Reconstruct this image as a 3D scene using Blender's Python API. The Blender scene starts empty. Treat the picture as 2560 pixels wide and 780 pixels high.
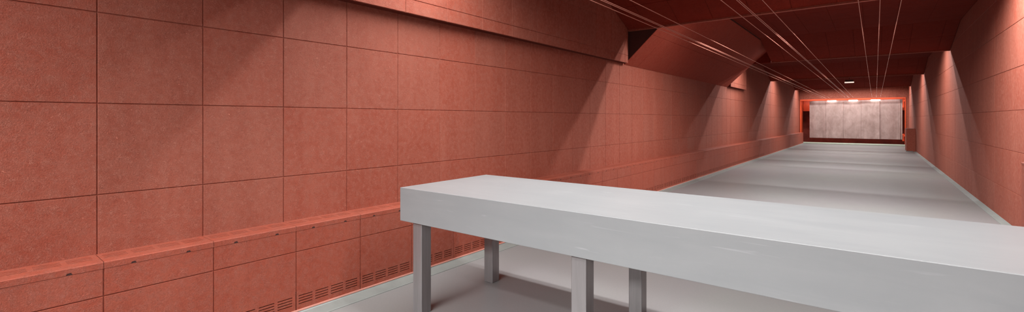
import bpy, bmesh, math, random
from mathutils import Vector
random.seed(7)
C = bpy.context.scene.collection
V = Vector

# ---------------------------------------------------------------- room sizes
XL, XR = -4.0, 1.61            # side walls
XB = -3.755                   # face of the low casing on the left
XS = -3.888                   # face of the high casing on the left
Y0, Y1 = -3.5, 36.5           # rear wall, end wall
ZC = 4.02                     # ceiling
P = 0.602                     # acoustic board size

# ---------------------------------------------------------------- materials
def new_mat(name):
    m = bpy.data.materials.new(name); m.use_nodes = True
    nt = m.node_tree; nt.nodes.clear()
    o = nt.nodes.new('ShaderNodeOutputMaterial'); b = nt.nodes.new('ShaderNodeBsdfPrincipled')
    nt.links.new(b.outputs[0], o.inputs[0])
    return m, nt, b
def N(nt, t, **k):
    n = nt.nodes.new(t)
    for a, v in k.items():
        if a in n.inputs: n.inputs[a].default_value = v
        else: setattr(n, a, v)
    return n
def noise(nt, vec, scale, detail=3, rough=.55, dist=0.):
    n = nt.nodes.new('ShaderNodeTexNoise')
    n.inputs['Scale'].default_value = scale; n.inputs['Detail'].default_value = detail
    n.inputs['Roughness'].default_value = rough; n.inputs['Distortion'].default_value = dist
    nt.links.new(vec, n.inputs['Vector']); return n.outputs['Fac']
def math_(nt, op, a, b=None, c=None, clamp=False):
    n = nt.nodes.new('ShaderNodeMath'); n.operation = op; n.use_clamp = clamp
    for i, v in enumerate((a, b, c)):
        if v is None: continue
        if isinstance(v, (int, float)): n.inputs[i].default_value = v
        else: nt.links.new(v, n.inputs[i])
    return n.outputs[0]
def rng(nt, v, a, b, c=0., d=1.):
    n = nt.nodes.new('ShaderNodeMapRange')
    nt.links.new(v, n.inputs[0])
    for i, x in enumerate((a, b, c, d)): n.inputs[i+1].default_value = x
    return n.outputs[0]
def mixc(nt, f, a, b, mode='MIX'):
    n = nt.nodes.new('ShaderNodeMix'); n.data_type = 'RGBA'; n.blend_type = mode
    if isinstance(f, (int, float)): n.inputs[0].default_value = f
    else: nt.links.new(f, n.inputs[0])
    for i, v in ((6, a), (7, b)):
        if isinstance(v, tuple): n.inputs[i].default_value = (*v, 1)
        else: nt.links.new(v, n.inputs[i])
    return n.outputs[2]
def objvec(nt, sc=(1, 1, 1)):
    t = nt.nodes.new('ShaderNodeTexCoord'); m = nt.nodes.new('ShaderNodeMapping')
    m.inputs['Scale'].default_value = sc
    nt.links.new(t.outputs['Object'], m.inputs[0]); return m.outputs[0]

def fibre_board(name, base, grey, light, rough=.70, toneamt=.55, spec=.30):
    """painted wood-wool board: thin curly fibres, pale flecks, a tone per board"""
    m, nt, b = new_mat(name)
    v = objvec(nt)
    att = nt.nodes.new('ShaderNodeAttribute'); att.attribute_name = 'tone'
    tone = att.outputs['Fac']
    col = mixc(nt, math_(nt, 'MULTIPLY', tone, toneamt, clamp=True), base, grey)
    fine = noise(nt, v, 120, 3, .6, .6)
    f1 = noise(nt, v, 66, 3, .55, 2.2)
    rid = math_(nt, 'ABSOLUTE', math_(nt, 'SUBTRACT', f1, .5))
    rid = rng(nt, rid, 0, .065, 1, 0)
    mask = rng(nt, noise(nt, v, 21, 3, .6, 0), .42, .68)
    flk = math_(nt, 'MULTIPLY', rid, mask)
    big = noise(nt, v, 1.1, 4, .6, .2)
    stain = noise(nt, objvec(nt, (1, 1.6, .22)), 2.2, 4, .6, .3)
    col = mixc(nt, rng(nt, fine, .32, .68, .0, .66), col, tuple(c*.55 for c in base))
    col = mixc(nt, math_(nt, 'MULTIPLY', flk, .72), col, light)
    pit = rng(nt, noise(nt, v, 95, 2, .5, .8), .36, .28)
    col = mixc(nt, math_(nt, 'MULTIPLY', pit, .5), col, tuple(c*.35 for c in base))
    spk = rng(nt, noise(nt, v, 85, 2, .5, 1.5), .70, .80)
    col = mixc(nt, math_(nt, 'MULTIPLY', spk, .55), col, tuple(min(1, c*1.7) for c in light))
    mot = noise(nt, v, 11, 4, .6, .5)
    col = mixc(nt, rng(nt, mot, .42, .62, 0, .22), col, tuple((a*.8+b*.2) for a, b in zip(grey, light)))
    col = mixc(nt, rng(nt, big, .35, .75, 0, .15), col, grey)
    col = mixc(nt, rng(nt, stain, .45, .8, 0, .12), col, light)
    nt.links.new(col, b.inputs['Base Color'])
    b.inputs['Roughness'].default_value = rough
    b.inputs['Specular IOR Level'].default_value = spec
    bp = nt.nodes.new('ShaderNodeBump'); bp.inputs['Strength'].default_value = .8
    bp.inputs['Distance'].default_value = .003
    h = math_(nt, 'ADD', math_(nt, 'MULTIPLY', flk, .8), fine)
    nt.links.new(h, bp.inputs['Height']); nt.links.new(bp.outputs[0], b.inputs['Normal'])
    return m
RED = (.270, .056, .031); GREY = (.245, .076, .050); LIGHT = (.56, .22, .155)
M_wall = fibre_board('red_fibre_board', RED, GREY, LIGHT)
M_ceil = fibre_board('shade_toned_ceiling_board', (.165, .014, .006), (.16, .018, .009), (.29, .045, .026), .9, .6, .12)  # wall red darkened, so the ceiling's shade sits in the colour
M_under = fibre_board('shade_dark_red_board', (.12, .022, .013), (.11, .026, .017), (.16, .04, .03), .85, .5, .1)  # casing body coloured dark for the shadow band on its underside
M_slope = fibre_board('deep_red_board', (.27, .040, .021), (.25, .05, .03), (.42, .12, .08), .8, .55, .12)
M_case = fibre_board('red_casing_board', (.27, .052, .028), (.25, .068, .043), (.45, .15, .10), .6)

def simple(name, col, rough=.5, metal=0., var=.12, scale=6., bump=0., emis=None, es=0., stretch=(1, 1, 1)):
    m, nt, b = new_mat(name)
    v = objvec(nt, stretch)
    n = noise(nt, v, scale, 5, .6, .3)
    c = mixc(nt, rng(nt, n, .3, .7), tuple(x*(1-var) for x in col), tuple(min(1, x*(1+var)) for x in col))
    nt.links.new(c, b.inputs['Base Color'])
    b.inputs['Roughness'].default_value = rough; b.inputs['Metallic'].default_value = metal
    if bump:
        bp = nt.nodes.new('ShaderNodeBump'); bp.inputs['Strength'].default_value = bump; bp.inputs['Distance'].default_value = .004
        nt.links.new(noise(nt, v, scale*3, 4, .6, .2), bp.inputs['Height']); nt.links.new(bp.outputs[0], b.inputs['Normal'])
    if emis:
        b.inputs['Emission Color'].default_value = (*emis, 1); b.inputs['Emission Strength'].default_value = es
    return m
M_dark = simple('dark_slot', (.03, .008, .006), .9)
M_plaster = simple('red_painted_plaster', (.22, .045, .030), .8, var=.15, scale=3)
M_orange = simple('orange_red_painted_steel', (.68, .085, .025), .5, var=.12, scale=4)
M_trap = simple('dark_red_trap_lining', (.36, .065, .04), .75, var=.3, scale=2.5)
M_steel = simple('leg_steel', (.24, .23, .235), .36, .6, var=.10, scale=5, stretch=(6, 6, .4))
M_wire = simple('wire_steel', (.50, .20, .15), .22, 0., var=.03); M_wire.node_tree.nodes['Principled BSDF'].inputs['Specular IOR Level'].default_value = .3
M_cove = simple('grey_cove', (.155, .168, .160), .45, var=.10, scale=5)
M_lip = simple('pale_pink_sealant', (.55, .25, .20), .5, var=.08)
M_kerb = simple('pale_green_kerb', (.30, .34, .27), .5, var=.08)
M_whitebox = simple('white_plastic', (.75, .70, .66), .4, var=.04)
M_black = simple('black_glass', (.02, .018, .017), .2, var=.05)
M_lamp = simple('lamp_diffuser', (.9, .9, .9), .5, var=0, emis=(1, .95, .9), es=9)
M_tube = simple('fluorescent_tube', (.9, .9, .9), .5, var=0, emis=(1, .96, .91), es=14)

# floor: smooth grey resin with a faint pink cast in patches
def floor_mat():
    m, nt, b = new_mat('grey_resin_floor')
    v = objvec(nt)
    a = noise(nt, v, .45, 3, .5, .4); f = noise(nt, objvec(nt, (1, .35, 1)), 3, 5, .6, .3); g = noise(nt, v, 60, 2)
    c = mixc(nt, rng(nt, a, .35, .65), (.162, .155, .159), (.163, .167, .161))
    c = mixc(nt, rng(nt, f, .3, .75, 0, .18), c, (.178, .174, .176))
    c = mixc(nt, rng(nt, g, .4, .7, 0, .10), c, (.25, .24, .24))
    nt.links.new(c, b.inputs['Base Color'])
    nt.links.new(rng(nt, f, .3, .7, .40, .44), b.inputs['Roughness'])
    b.inputs['Specular IOR Level'].default_value = .4
    return m
M_floor = floor_mat()

# tabletop: brushed pale grey laminate with faint streaks
def table_mat():
    m, nt, b = new_mat('pale_grey_bench_coating')
    v = objvec(nt, (.9, 5, 5)); s = noise(nt, v, 1.6, 5, .6, .8)
    big = noise(nt, objvec(nt, (1.6, .5, .25)), 1.4, 3, .5, .2)
    k = noise(nt, objvec(nt, (1.2, 14, 20)), 1.3, 3, .5, 1.2)
    c = mixc(nt, rng(nt, s, .3, .7), (.168, .177, .184), (.188, .196, .202))
    c = mixc(nt, rng(nt, big, .35, .7, 0, .35), c, (.155, .165, .173))
    c = mixc(nt, rng(nt, k, .66, .76, 0, .45), c, (.28, .29, .30))
    nt.links.new(c, b.inputs['Base Color']); b.inputs['Roughness'].default_value = .38
    b.inputs['Specular IOR Level'].default_value = .5
    return m
M_table = table_mat()

def rubber_mat():
    m, nt, b = new_mat('dusty_rubber_strip')
    v = objvec(nt, (1, 1, .6)); a = noise(nt, v, 2.6, 8, .7, .3); s = noise(nt, objvec(nt, (2.5, 1, .8)), 3, 8, .75, .3)
    c = mixc(nt, rng(nt, a, .3, .7), (.25, .165, .145), (.44, .32, .295))
    c = mixc(nt, rng(nt, s, .60, .78, 0, .6), c, (.66, .54, .50))
    nt.links.new(c, b.inputs['Base Color']); b.inputs['Roughness'].default_value = .55
    bp = nt.nodes.new('ShaderNodeBump'); bp.inputs['Strength'].default_value = .3; bp.inputs['Distance'].default_value = .01
    nt.links.new(s, bp.inputs['Height']); nt.links.new(bp.outputs[0], b.inputs['Normal'])
    return m
M_rubber = rubber_mat()

# ---------------------------------------------------------------- mesh helpers
def link(name, verts, faces, mat, parent=None, tones=None, mats=None, midx=None, smooth=False):
    me = bpy.data.meshes.new(name); me.from_pydata([tuple(v) for v in verts], [], faces)
    if tones:
        a = me.attributes.new('tone', 'FLOAT', 'FACE'); a.data.foreach_set('value', tones)
    for m in (mats or [mat]): me.materials.append(m)
    if midx: me.polygons.foreach_set('material_index', midx)
    if smooth: me.polygons.foreach_set('use_smooth', [True]*len(me.polygons))
    me.update()
    o = bpy.data.objects.new(name, me); C.objects.link(o)
    if parent: o.parent = parent
    return o
def struct(o): o['kind'] = 'structure'; return o
def tag(o, label, cat, group=None):
    o['label'] = label; o['category'] = cat
    if group: o['group'] = group
    return o
def empty(name, loc, label, cat, group=None):
    o = bpy.data.objects.new(name, None); C.objects.link(o); o.location = loc; o.empty_display_size = .1
    return tag(o, label, cat, group)

class MB:
    """collects faces of one mesh, in world metres; origin is subtracted for children of an Empty"""
    def __init__(s, org=(0, 0, 0)): s.v = []; s.f = []; s.t = []; s.m = []; s.o = V(org)
    def face(s, pts, tone=0., mi=0):
        i = len(s.v); s.v += [V(p)-s.o for p in pts]; s.f.append(tuple(range(i, i+len(pts)))); s.t.append(tone); s.m.append(mi)
    def quad_n(s, pts, n, tone=0., mi=0):
        a = (V(pts[1])-V(pts[0])).cross(V(pts[2])-V(pts[0]))
        s.face(pts if a.dot(V(n)) > 0 else pts[::-1], tone, mi)
    def box(s, a, b, tone=0., mi=0):
        x0, y0, z0 = a; x1, y1, z1 = b
        c = [(x0,y0,z0),(x1,y0,z0),(x1,y1,z0),(x0,y1,z0),(x0,y0,z1),(x1,y0,z1),(x1,y1,z1),(x0,y1,z1)]
        i = len(s.v); s.v += [V(p)-s.o for p in c]
        for f in ((0,3,2,1),(4,5,6,7),(0,1,5,4),(1,2,6,5),(2,3,7,6),(3,0,4,7)):
            s.f.append(tuple(i+k for k in f)); s.t.append(tone); s.m.append(mi)
    def prism(s, prof, x0, x1, axis='x', tone=0., mi=0):
        """prof: closed (a, b) outline; swept along the axis between x0 and x1"""
        def pt(x, a, b): return (x, a, b) if axis == 'x' else ((a, x, b) if axis == 'y' else (a, b, x))
        n = len(prof); i = len(s.v)
        s.v += [V(pt(x0, *p))-s.o for p in prof] + [V(pt(x1, *p))-s.o for p in prof]
        for k in range(n):
            s.f.append((i+k, i+(k+1) % n, i+n+(k+1) % n, i+n+k)); s.t.append(tone); s.m.append(mi)
        s.f.append(tuple(i+k for k in range(n))[::-1]); s.f.append(tuple(i+n+k for k in range(n)))
        s.t += [tone]*2; s.m += [mi]*2
    def build(s, name, mat, parent=None, mats=None, bevel=0., smooth=False, fix=False):
        o = link(name, s.v, s.f, mat, parent, s.t, mats, s.m, smooth)
        if fix or bevel:
            bm = bmesh.new(); bm.from_mesh(o.data)
            bmesh.ops.remove_doubles(bm, verts=bm.verts, dist=1e-5)
            bmesh.ops.recalc_face_normals(bm, faces=bm.faces); bm.to_mesh(o.data); bm.free()
        if bevel:
            md = o.modifiers.new('bevel', 'BEVEL'); md.width = bevel; md.segments = 3; md.limit_method = 'ANGLE'
        return o

def breaks(a, b, phase, step=P):
    k = math.ceil((a-phase)/step + 1e-6); r = [a]
    while phase+k*step < b-.02:
        if phase+k*step > a+.02: r.append(phase+k*step)
        k += 1
    return r+[b]

def boards(mb, org, u, v, n, us, vs, gap=.0018, bev=.0035, dep=.006, seed=0, mi=0, tonef=None):
    """a field of bevelled boards on a plane: org + u*s + v*t, normal n"""
    org, u, v, n = V(org), V(u).normalized(), V(v).normalized(), V(n).normalized()
    rnd = random.Random(seed)
    for i in range(len(us)-1):
        for j in range(len(vs)-1):
            a0, a1, b0, b1 = us[i], us[i+1], vs[j], vs[j+1]
            t = rnd.random(); t = max(0, t*1.5-.55) if tonef is None else tonef(i, j, t)
            def q(s, tt, d): return org+u*s+v*tt-n*d
            g = gap; e = gap+bev
            out = [(a0+g, b0+g), (a1-g, b0+g), (a1-g, b1-g), (a0+g, b1-g)]
            inn = [(a0+e, b0+e), (a1-e, b0+e), (a1-e, b1-e), (a0+e, b1-e)]
            mb.quad_n([q(*c, 0) for c in inn], n, t, mi)
            for k in range(4):
                k2 = (k+1) % 4
                mb.quad_n([q(*inn[k], 0), q(*inn[k2], 0), q(*out[k2], dep), q(*out[k], dep)], n, t, mi)
    a0, a1, b0, b1 = us[0], us[-1], vs[0], vs[-1]
    mb.quad_n([org+u*s+v*t-n*dep for s, t in ((a0, b0), (a1, b0), (a1, b1), (a0, b1))], n, 0, mi)

def slotted(mb, org, u, v, n, U, Vb, holes, dep=.02):
    """flat skin with rectangular slots; holes = list of (u0,u1,v0,v1) sharing rows of v"""
    org, u, v, n = V(org), V(u), V(v), V(n)
    rows = sorted({(h[2], h[3]) for h in holes})
    def q(s, t, d=0): return org+u*s+v*t-n*d
    def rect(a, b, c, d_): mb.quad_n([q(a, c), q(b, c), q(b, d_), q(a, d_)], n)
    t = Vb[0]
    for r in rows:
        rect(U[0], U[1], t, r[0])
        s = U[0]
        for h in sorted(h for h in holes if (h[2], h[3]) == r):
            rect(s, h[0], r[0], r[1]); s = h[1]
            for a, b in (((h[0], h[2]), (h[1], h[2])), ((h[1], h[2]), (h[1], h[3])), ((h[1], h[3]), (h[0], h[3])), ((h[0], h[3]), (h[0], h[2]))):
                mid = V(((h[0]+h[1])/2, (h[2]+h[3])/2, 0)); e = V(((a[0]+b[0])/2, (a[1]+b[1])/2, 0)); w = mid-e
                mb.quad_n([q(*a), q(*b), q(*b, dep), q(*a, dep)], u*w.x+v*w.y, 0, 0)
        rect(s, U[1], r[0], r[1]); t = r[1]
    rect(U[0], U[1], t, Vb[1])

# ---------------------------------------------------------------- the setting
PH = .712                                                           # seam phase along the hall
rows_l = [.0, .53, 1.133, 1.735, 2.334, 2.935, 3.535, ZC]
mb = MB(); boards(mb, (XL, 0, 0), (0, 1, 0), (0, 0, 1), (1, 0, 0), breaks(Y0, Y1, PH), rows_l, seed=3)
mb.box((XL-.20, Y0-.2, 0), (XL-.012, Y1, ZC)); struct(mb.build('wall_left', M_wall))

rows_r = [0, .545, 1.155, 1.762, 2.385, 3.04, 3.64, ZC]
mb = MB(); boards(mb, (XR, 0, 0), (0, 1, 0), (0, 0, 1), (-1, 0, 0), breaks(Y0, Y1, 10.15-18*P, 4*P), rows_r, seed=11)
mb.box((XR+.012, Y0-.2, 0), (XR+.20, Y1, ZC)); struct(mb.build('wall_right', M_wall))

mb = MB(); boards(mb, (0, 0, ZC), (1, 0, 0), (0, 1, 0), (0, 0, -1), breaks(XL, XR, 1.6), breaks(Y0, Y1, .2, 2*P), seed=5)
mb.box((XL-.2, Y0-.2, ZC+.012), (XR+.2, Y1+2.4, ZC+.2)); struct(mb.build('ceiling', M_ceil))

mb = MB(); mb.box((XL-.2, Y0-.2, -.15), (XR+.2, Y1+2.4, 0)); struct(mb.build('floor', M_floor))
mb = MB(); boards(mb, (0, Y0, 0), (1, 0, 0), (0, 0, 1), (0, 1, 0), breaks(XL, XR, XL), rows_l, seed=8)
mb.box((XL, Y0-.2, 0), (XR, Y0-.012, ZC)); struct(mb.build('wall_rear', M_wall))

# end wall round the opening of the bullet trap
OX0, OX1, OZ = -3.97, 1.49, 2.955
mb = MB()
boards(mb, (0, Y1, 0), (1, 0, 0), (0, 0, 1), (0, -1, 0), [XL, -1.2, XR], [OZ, ZC], seed=9)
mb.box((XL-.2, Y1+.012, OZ), (XR+.2, Y1+.15, ZC)); mb.box((OX1, Y1, 0), (XR+.2, Y1+.15, OZ))
mb.box((XL-.2, Y1, 0), (OX0, Y1+.15, OZ))
struct(mb.build('wall_end', M_wall))
# chamber behind the opening
mb = MB()
mb.box((XL-.2, Y1+2.2, 0), (XR+.2, Y1+2.4, ZC)); mb.box((XL-.2, Y1+.15, 0), (XL-.02, Y1+2.2, ZC)); mb.box((XR+.02, Y1+.15, 0), (XR+.2, Y1+2.2, ZC))
struct(mb.build('wall_recess', M_trap))

# coved strips where walls meet the floor
def cove(name, x0, x1, ya, yb):
    s = 1 if x1 > x0 else -1
    mb = MB()
    mb.prism([(x0, 0), (x1, 0), (x1, .004), (x1-s*.008, .007), (x0+s*.012, .022), (x0, .034)], ya, yb, 'y')
    o = mb.build(name, M_cove, fix=True, mats=[M_cove]); struct(o)
cove('baseboard_left', XB, XB+.142, Y0, Y1-.05)
cove('baseboard_right', XR, XR-.085, Y0, Y1-.05)
mb = MB(); mb.box((XB, Y0, .034), (XB+.006, Y1-.3, .047)); struct(mb.build('trim_1', M_lip))
mb = MB(); mb.prism([(Y1-.10, 0), (Y1-.10, .05), (Y1-.07, .085), (Y1-.005, .10), (Y1-.005, 0)], OX0+.05, OX1, 'x'); struct(mb.build('trim_2', M_kerb, fix=True))

# ---------------------------------------------------------------- low duct casing along the left wall
ZT = .744
cas = empty('duct_casing', (XL, PH, 0), 'low red boxed casing with slotted grilles running along the foot of the left wall', 'duct casing')
O = (XL, PH, 0)
ys = breaks(Y0, Y1-.2, PH-.009)
mb = MB(O); YG = 22.0
# lower face boards, with slots near the floor
def seg_boards(mb, a, b, z0, z1, seed, holes=None):
    g, e, dep = .0018, .0048, .006
    t = max(0, random.Random(seed).random()*1.5-.6)
    c = [(a+g, z0+g), (b-g, z0+g), (b-g, z1-g), (a+g, z1-g)]; i = [(a+e, z0+e), (b-e, z0+e), (b-e, z1-e), (a+e, z1-e)]
    for k in range(4):
        k2 = (k+1) % 4
        mb.quad_n([(XB, *i[k]), (XB, *i[k2]), (XB-dep, *c[k2]), (XB-dep, *c[k])], (1, 0, 0), t)
    if holes:
        n0 = len(mb.f)
        slotted(mb, (XB, 0, 0), (0, 1, 0), (0, 0, 1), (1, 0, 0), (a+e, b-e), (z0+e, z1-e), holes, .018)
        for q in range(n0, len(mb.f)): mb.t[q] = t
    else: mb.quad_n([(XB, *p) for p in i], (1, 0, 0), t)
for k in range(len(ys)-1):
    a, b = ys[k], ys[k+1]
    seg_boards(mb, a, b, .53, .705, 100+k)
    h = None
    if 0 < a < YG and b-a > .5:
        h = [(a+.021+q*.1435, a+.021+q*.1435+.118, z, z+.0075) for q in range(4) for z in (.089, .111, .133, .155)]
    seg_boards(mb, a, b, .0, .53, 300+k, h)
mb.quad_n([(XB-.006, Y0, .20), (XB-.006, Y1-.2, .20), (XB-.006, Y1-.2, ZT-.01), (XB-.006, Y0, ZT-.01)], (1, 0, 0))
mb.build('front_panel', M_case, cas)
mb = MB(O); mb.quad_n([(XB-.018, Y0, 0), (XB-.018, Y1-.2, 0), (XB-.018, Y1-.2, .20), (XB-.018, Y0, .20)], (1, 0, 0)); mb.build('slot_shadow_backing', M_dark, cas)
# capping board: folded front edge, ragged joint with small finger notches
mb = MB(O)
e = .006
yy = Y0; X2 = XB+.0015
for k in range(len(ys)-1):
    a, b = ys[k]+.001, ys[k+1]-.001
    notch = [a+(.148), a+(.448)] if b-a > .5 else []
    # front lip with notches at its lower edge
    pts = [(a, ZT-e), (a, .702)]
    for q in notch: pts += [(q-.016, .702), (q-.012, .712), (q+.006, .714), (q+.013, .702)]
    pts += [(b, .702), (b, ZT-e)]
    mb.face([(X2, p[0], p[1]) for p in pts[::1]], 0)
    mb.quad_n([(X2, a, ZT-e), (X2, b, ZT-e), (X2-e, b, ZT), (X2-e, a, ZT)], (1, 0, 1))
    hs = []
    if 0 > a or b-a < .5 or a > YG: hs = []
    if b-a > .5 and -.7 < a < YG:
        for q in range(4):
            for r in range(4):
                u0 = a+.022+q*.1435; hs.append((u0, u0+.118, .055+r*.026, .055+r*.026+.009))
    if hs: slotted(mb, (XL, 0, ZT), (0, 1, 0), (1, 0, 0), (0, 0, 1), (a, b), (0, X2-e-XL), hs, .014)
    else: mb.quad_n([(XL, a, ZT), (X2-e, a, ZT), (X2-e, b, ZT), (XL, b, ZT)], (0, 0, 1))
mb.build('top_grille', M_case, cas)
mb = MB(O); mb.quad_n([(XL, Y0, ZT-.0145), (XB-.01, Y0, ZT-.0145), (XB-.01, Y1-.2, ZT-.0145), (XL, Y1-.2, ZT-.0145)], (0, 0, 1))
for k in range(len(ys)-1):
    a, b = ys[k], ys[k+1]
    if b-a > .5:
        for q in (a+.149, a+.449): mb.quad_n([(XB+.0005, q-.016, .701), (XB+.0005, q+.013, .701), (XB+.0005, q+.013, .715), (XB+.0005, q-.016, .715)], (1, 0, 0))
mb.build('notch_shadow_backing', M_dark, cas).name = 'shade_lining'  # near-black sheets stand in for shade in the notches and slots

# ---------------------------------------------------------------- high casing at the top of the left wall
def high_casing(name, ya, yb, label):
    o = empty(name, (XL, ya, 2.762), label, 'duct casing', 'high duct casings on the left wall')
    O = (XL, ya, 2.762); mb = MB(O)
    boards(mb, (XS, 0, 0), (0, 1, 0), (0, 0, 1), (1, 0, 0), breaks(ya, yb, PH-.60+.015), [2.762, 2.915, 3.515, ZC-.002], seed=21)
    mb.build('front_panel', M_wall, o)
    mb = MB(O); mb.box((XL+.001, ya, 2.763), (XS-.008, yb, ZC-.002)); mb.build('carcass', M_under, o)
    return o
high_casing('high_duct_casing', Y0+.01, 8.70, 'long shallow red boxed casing high on the left wall, ending at the dark recess')
high_casing('high_duct_casing', 17.09, 19.55, 'short lit red boxed casing high on the left wall, beyond the sloping cover')

# sloping cover between the two casings
s0, s1 = 8.75, 17.03
prof = [(XL+.002, 2.742), (-2.66, 3.985), (-2.66, ZC-.002), (XL+.002, ZC-.002)]
sl = empty('sloping_duct_cover', (XL, s0, 2.742), 'large red panelled cover sloping from the left wall up to the ceiling', 'duct cover')
O = (XL, s0, 2.742)
mb = MB(O); d = V((1.338, 0, 1.243)).normalized(); nn = V((d.z, 0, -d.x)); L = math.hypot(1.338, 1.243)
boards(mb, V((XL+.002, 0, 2.742)), (0, 1, 0), d, nn, breaks(s0, s1, s0+.62, 6*P), [0, .80, L], seed=31, gap=.002, bev=.004)
mb.build('sloping_panel', M_slope, sl)
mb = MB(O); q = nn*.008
mb.prism([(XL+.002, 2.755), (-2.662, 4.0), (-2.662, ZC-.002), (XL+.002, ZC-.002)], s0, s1, 'y'); mb.build('carcass', simple('shade_black_board', (.05, .010, .006), .9), sl, fix=True)  # near-black colour stands in for shade on the end cap and top return

# ---------------------------------------------------------------- inclined ceiling baffles
def baffle(yb, zb, xa, label, lip=.085, tn=.26):
    ln, an = (ZC-zb)/math.sin(math.atan(tn)), math.atan(tn)
    yt, zt = yb-ln*math.cos(an), zb+ln*math.sin(an)
    k = (ZC-.004-zt)
    o = empty('ceiling_baffle', ((xa+XR)/2, yb, zb), label, 'ceiling baffle', 'inclined baffles hung across the ceiling')
    O = tuple(o.location); x1 = XR-.006
    mb = MB(O); n = V((0, -math.sin(an), -math.cos(an)))
    org = V((0, yb-.0, zb+lip*.5)); up = V((0, -math.cos(an), math.sin(an)))
    ext = (ZC-.0005-org.z)/math.sin(an)
    boards(mb, org, (1, 0, 0), up, n, breaks(xa, x1, 1.6-.25), [0, ext/2, ext], seed=int(yb*10), dep=.008)
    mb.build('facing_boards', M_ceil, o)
    mb = MB(O); et = org+up*ext
    mb.prism([(yb+.0, zb+lip*.5+.012), (et.y, et.z+.012), (et.y+.35, ZC-.006), (yb+.05, zb+lip+.04)], xa+.002, x1, 'x')
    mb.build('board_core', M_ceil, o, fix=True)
    mb = MB(O); mb.box((xa, yb-.012, zb), (x1, yb+.055, zb+lip)); mb.build('edge_trim', M_case, o, bevel=.004)  # paler board than the facing stands in for light on the lip
    return o
G = [(2.70, 3.50, XS+.004, 'red inclined ceiling baffle directly over the long grey bench', .085, .45),
     (8.69, 3.40, XS+.004, 'nearest red inclined ceiling baffle, cutting across the top of the sloping cover', .05, .45),
     (17.10, 3.49, -2.655, 'red inclined ceiling baffle at the far end of the sloping cover', .05),
     (25.4, 3.49, XL+.006, 'red inclined ceiling baffle just in front of the small hanging box', .10),
     (34.15, 3.49, XL+.006, 'farthest red inclined ceiling baffle, just before the bullet trap', .05)]
made = [baffle(*g) for g in G[1:]]
# triangular board closing the corner between the second baffle and the sloping cover
mb = MB(tuple(made[1].location)); mb.prism([(-3.19, 3.49), (-2.665, 3.49), (-2.665, 3.97)], 17.05, 17.15, 'y'); mb.build('corner_infill', M_ceil, made[1], fix=True)
b0 = baffle(*G[0])

# ---------------------------------------------------------------- strip luminaires behind the baffles, plus added unseen fills
def strip(x0, x1, y, z, W, w=.045, tilt=0, spread=180):
    l = bpy.data.lights.new('strip_light', 'AREA'); l.shape = 'RECTANGLE'; l.size = x1-x0; l.size_y = w
    l.energy = W; l.color = (1., .985, .965); l.spread = math.radians(spread)
    o = bpy.data.objects.new('strip_light', l); C.objects.link(o); o.location = ((x0+x1)/2, y, z)
    o.rotation_euler = (math.radians(-tilt), 0, 0)          # positive tilt turns the light back towards the benches
    return o
def pair(x0, x1, yl, zl, s1, s2, W1, W2, z=3.97, tilt=20, spread=130):
    for s, W in ((s1, W1), (s2, W2)):
        strip(x0, x1, yl+.055+(z-zl)/s, z, W, tilt=tilt, spread=spread)
pair(-3.80, 1.54, 2.70, 3.50, 1.25, .8, 165, 165, tilt=-7, spread=146)
pair(-2.10, 1.57, 8.69, 3.40, 1.5, .95, 255, 215, tilt=2, spread=160)
pair(-3.45, 1.10, 17.10, 3.49, .8, .5, 200, 150, tilt=5, spread=165)
pair(-3.50, 1.10, 25.4, 3.49, .8, .5, 200, 150, tilt=5, spread=165)
pair(-3.50, 1.10, 34.15, 3.49, .8, .5, 190, 140, tilt=5, spread=160)
strip(-3.7, 1.5, -1.2, 3.98, 205, .2, -5, 140)
l = strip(-3.5, 1.4, -2.9, 3.3, 225, .5, -50, 84)  # unseen lamp added behind the camera to fill the bench front
l = strip(-3.3, 1.2, Y1+.165, 2.935, 13, .03, -14)  # hidden light added behind the header to brighten the curtain
l = strip(-3.8, 1.3, Y1+.80, 2.93, 22, .06, -12)

# ---------------------------------------------------------------- firing bench
TZ, TB, TL, TD = 1.05, .768, 4.55, 1.125
t = empty('firing_bench', (-3.17, 2.512, 0), 'long pale grey bench with a very thick top, standing across the foreground', 'bench')
t.rotation_euler = (0, 0, .022)
mb = MB(); mb.box((0, 0, TB), (TL, TD, TZ)); mb.build('benchtop', M_table, t, bevel=.0035)
lw = .108
for x in (.112, 1.642, 3.17, 4.38):
    for y in (.045, .965):
        mb = MB(); mb.box((x, y, 0), (x+lw, y+lw, TB+.002)); mb.build('leg', M_steel, t, bevel=.006)

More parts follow.
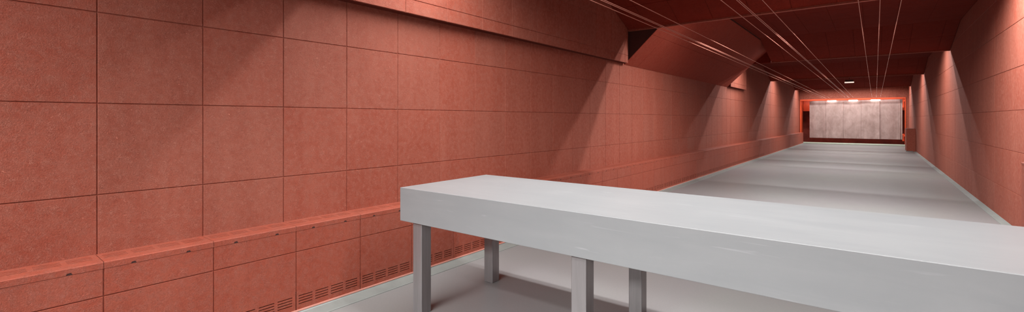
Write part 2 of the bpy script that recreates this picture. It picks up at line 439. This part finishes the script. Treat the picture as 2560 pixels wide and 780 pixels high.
# ---------------------------------------------------------------- target carrier wires
def wire(x, z, xe, ze, label, r=.0045):
    a = V((x, Y0+.02, z)); b = V((xe, Y1+.02, ze)); n = 8
    d = (b-a).normalized(); s = d.cross(V((0, 0, 1))).normalized(); u = s.cross(d)
    vs = []; fs = []
    K = 12
    for k in range(K+1):
        p = a.lerp(b, k/K)
        for i in range(n):
            an = 2*math.pi*i/n; vs.append(p-a+s*r*math.cos(an)+u*r*math.sin(an))
    for k in range(K):
        for i in range(n): fs.append((k*n+i, k*n+(i+1) % n, (k+1)*n+(i+1) % n, (k+1)*n+i))
    o = link('carrier_wire', vs, fs, M_wire, smooth=True); o.location = a
    return tag(o, label, 'wire', 'target carrier wires')
W = [(1480, -2.541, -2.63, 2.99, 'leftmost and lowest steel wire of the left bundle under the ceiling'),
     (1502, -2.462, -2.472, 2.99, 'brighter steel wire, left one of the close pair in the left bundle'),
     (1510, -2.434, -2.435, 2.99, 'brighter steel wire, right one of the close pair in the left bundle'),
     (1578, -2.189, -2.25, 2.99, 'single thin steel wire on the right side of the left bundle'),
     (1805, -1.374, -1.425, 2.99, 'single thin steel wire on the left side of the middle bundle'),
     (1843, -1.238, -1.265, 2.99, 'left one of the close bright pair of steel wires in the middle bundle'),
     (1848, -1.22, -1.232, 2.99, 'right one of the close bright pair of steel wires in the middle bundle'),
     (1908, -1.005, -1.035, 2.99, 'single thin steel wire on the right side of the middle bundle'),
     (2143, -0.161, -0.125, 2.99, 'left wire of the three steel wires fanning out on the right'),
     (2196, 0.029, 0.092, 2.99, 'middle vertical-looking wire of the three steel wires on the right'),
     (2249, 0.22, 0.285, 2.99, 'right wire of the three steel wires fanning out on the right')]
for _, x, xe, ze, lab in W: wire(x, 3.003, xe, ze, lab)

# ---------------------------------------------------------------- bullet trap: frame, hood, curtain, lamps
O = ((OX0+OX1)/2, Y1, 0)
fr = empty('bullet_trap_frame', O, 'orange-red steel frame around the opening at the far end of the hall', 'frame')
mb = MB(O); mb.box((OX0, Y1-.02, OZ-.085), (OX1, Y1+.10, OZ+.02)); mb.build('header', M_orange, fr, bevel=.006)
mb = MB(O); mb.box((OX0, Y1-.02, 0), (OX0+.05, Y1+.10, OZ-.085)); mb.build('jamb', M_orange, fr, bevel=.006)
mb = MB(O); mb.box((OX1-.05, Y1-.02, 0), (OX1, Y1+.10, OZ-.085)); mb.build('jamb', M_orange, fr, bevel=.006)
mb = MB(O); mb.prism([(Y1+.10, 2.975), (Y1+.10, 3.01), (Y1+1.35, 3.01), (Y1+1.35, 2.20), (Y1+1.30, 2.20), (Y1+1.30, 2.975)], OX0+.05, OX1-.01, 'x')
mb.box((OX0, Y1+.10, 0), (OX0+.03, Y1+1.30, 2.97)); mb.build('hood', M_orange, fr, fix=True)
def cyl(mb, c, r, h, ax='z', n=16):
    pr = [(c[0 if ax != 'x' else 1]+r*math.cos(2*math.pi*i/n), (c[1] if ax == 'z' else c[2])+r*math.sin(2*math.pi*i/n)) for i in range(n)]
    k = {'x': 0, 'y': 1, 'z': 2}[ax]; mb.prism(pr, c[k]-h/2, c[k]+h/2, ax)
def hinge(z, h, name):
    mb = MB(O); cyl(mb, (OX1-.115, Y1+.06, z), .028, h); cyl(mb, (OX1-.115, Y1+.06, z+h*.36), .043, h*.16); cyl(mb, (OX1-.115, Y1+.06, z-h*.36), .043, h*.16)
    mb.box((OX1-.13, Y1+.03, z+h*.15), (OX1-.05, Y1+.09, z+h*.40)); mb.build(name, M_orange, fr, fix=True, bevel=.004)
hinge(2.62, .58, 'hinge'); hinge(.52, .46, 'hinge')

O = (-1.05, Y1+.35, .38)
cu = empty('rubber_curtain', O, 'wide dusty pinkish rubber curtain of vertical strips hanging in the trap opening', 'curtain')
sx = [-3.45, -2.53, -1.60, -.665, .253, 1.19, 1.342]
rnd = random.Random(4)
for i in range(6):
    mb = MB(O); x0, x1 = sx[i]+(.003 if i else 0), sx[i+1]-(.003 if i < 5 else 0); nx, nz = 8, 14
    off = [0, .035, .02, .05, 0, .04][i]; ph = rnd.random()*6
    def pos(u, w, side):
        x = x0+(x1-x0)*u; z = .385+w*(2.865-.385)-.03*(x+1.16)/2.5*0
        y = Y1+.35-off+.015*math.sin(3.0*u*3.14+ph)*(.4+.6*(1-w))+.012*math.sin(5*w+ph)+(.022 if side else 0)
        if i == 0 and u < .09 and w > .96: z -= .05*(1-u/.09)
        return (x, y, z)
    G_ = [[[pos(a/nx, b/nz, s) for b in range(nz+1)] for a in range(nx+1)] for s in (0, 1)]
    for a in range(nx):
        for b in range(nz):
            mb.face([G_[0][a][b], G_[0][a+1][b], G_[0][a+1][b+1], G_[0][a][b+1]])
            mb.face([G_[1][a][b], G_[1][a][b+1], G_[1][a+1][b+1], G_[1][a+1][b]])
    for a in range(nx):
        for b, fl in ((0, 0), (nz, 1)): mb.face([G_[0][a][b], G_[1][a][b], G_[1][a+1][b], G_[0][a+1][b]])
    for b in range(nz):
        for a in (0, nx): mb.face([G_[0][a][b], G_[1][a][b], G_[1][a][b+1], G_[0][a][b+1]])
    o = mb.build('rubber_strip', M_rubber, cu, fix=True, smooth=False)
mb = MB(O); mb.box((-3.44, Y1+.395, 2.70), (1.33, Y1+.42, 2.84)); mb.build('hanging_rail', M_orange, cu, bevel=.004)
for x in (-3.0, -1.0, .9):
    mb = MB(O); mb.box((x-.03, Y1+.40, 2.82), (x+.03, Y1+.41, 2.98)); mb.build('hanger', M_orange, cu)
mb = MB(O); mb.box((-3.43, Y1+.395, .40), (1.32, Y1+.42, .455)); mb.build('bottom_bar', M_trap, cu, bevel=.006)

for x, w in ((-2.20, 'white glowing lamp above the left part of the rubber curtain'), (-1.08, 'white glowing lamp above the middle of the rubber curtain'), (.055, 'white glowing lamp above the curtain, below the three right-hand wires')):
    O = (x, Y1+.20, 2.80)
    lp = empty('trap_lamp', O, w, 'lamp', 'lamps over the rubber curtain')
    mb = MB(O); mb.box((x-.24, Y1+.13, 2.875), (x+.24, Y1+.27, 2.90)); mb.box((x-.05, Y1+.17, 2.895), (x+.05, Y1+.23, 2.975)); mb.build('housing', M_whitebox, lp, bevel=.006)
    mb = MB(O); mb.prism([(Y1+.14, 2.875), (Y1+.12, 2.825), (Y1+.16, 2.80), (Y1+.24, 2.80), (Y1+.26, 2.875)], x-.23, x+.23, 'x'); mb.build('diffuser', M_lamp, lp, fix=True)

# ---------------------------------------------------------------- small box hanging from the ceiling
bx, by, bz = -1.01, 29.0, 3.495
O = (bx, by, bz)
hb = empty('hanging_light_box', O, 'small dark-faced box with a white lower edge hanging from the ceiling before the trap', 'light box')
mb = MB(O); mb.box((bx-.18, by, bz+.055), (bx+.18, by+.09, bz+.16)); mb.build('dark_panel', M_black, hb, bevel=.003)
mb = MB(O)
mb.box((bx-.195, by-.012, bz+.055), (bx-.175, by+.10, bz+.175)); mb.box((bx+.175, by-.012, bz+.055), (bx+.195, by+.10, bz+.175)); mb.box((bx-.195, by-.012, bz+.158), (bx+.195, by+.10, bz+.178))
mb.build('frame', M_case, hb)
mb = MB(O); mb.box((bx-.195, by-.02, bz), (bx+.195, by+.10, bz+.055)); mb.build('light_bar', simple('light_bar_diffuser', (.9, .85, .8), .5, var=0, emis=(1, .84, .72), es=.9), hb, bevel=.01)
mb = MB(O); mb.box((bx-.012, by+.03, bz+.17), (bx+.012, by+.055, ZC)); mb.build('stem', M_black, hb)

# ---------------------------------------------------------------- two boxed units against the right wall
def side_box(y0, y1, label):
    O = ((1.262+XR)/2, (y0+y1)/2, 0)
    o = empty('boxed_unit', O, label, 'boxed unit', 'boxed units by the right wall')
    mb = MB(O); mb.box((1.264, y0+.002, .004), (XR-.001, y1-.002, 1.135)); mb.build('body', M_case, o, bevel=.004)
    mb = MB(O); mb.box((1.260, y0-.003, 1.135), (XR-.001, y1+.003, 1.157)); mb.build('top_board', M_case, o, bevel=.003)
    mb = MB(O); mb.box((1.25, y0-.014, 0), (1.264, y1+.014, .03)); mb.box((1.25, y0-.014, 0), (XR-.09, y0+.002, .03)); mb.build('plinth', M_cove, o)
side_box(30.5, 31.8, 'chest-high dark red boxed unit far down the right wall, just before the trap')
side_box(6.95, 7.515, 'dark red boxed unit at the right edge of the view, beyond the bench')

# ---------------------------------------------------------------- camera and colour management
cam = bpy.data.cameras.new('camera'); co = bpy.data.objects.new('camera', cam); C.objects.link(co)
co.location = (-.0073, .077, 1.6304); co.rotation_euler = (math.pi/2, 0, math.radians(38.571))
cam.sensor_width = 36; cam.sensor_fit = 'HORIZONTAL'; cam.lens = 36*1135.84/2560; cam.shift_y = -91.75/2560
cam.clip_start = .05; cam.clip_end = 200
bpy.context.scene.camera = co
w = bpy.data.worlds.new('world'); bpy.context.scene.world = w; w.use_nodes = True
w.node_tree.nodes['Background'].inputs[0].default_value = (0, 0, 0, 1)
vs = bpy.context.scene.view_settings
vs.view_transform = 'Standard'; vs.look = 'None'; vs.gamma = 1; vs.use_curve_mapping = False
vs.exposure = 0.0
cy = bpy.context.scene.cycles
cy.max_bounces = 10; cy.diffuse_bounces = 6
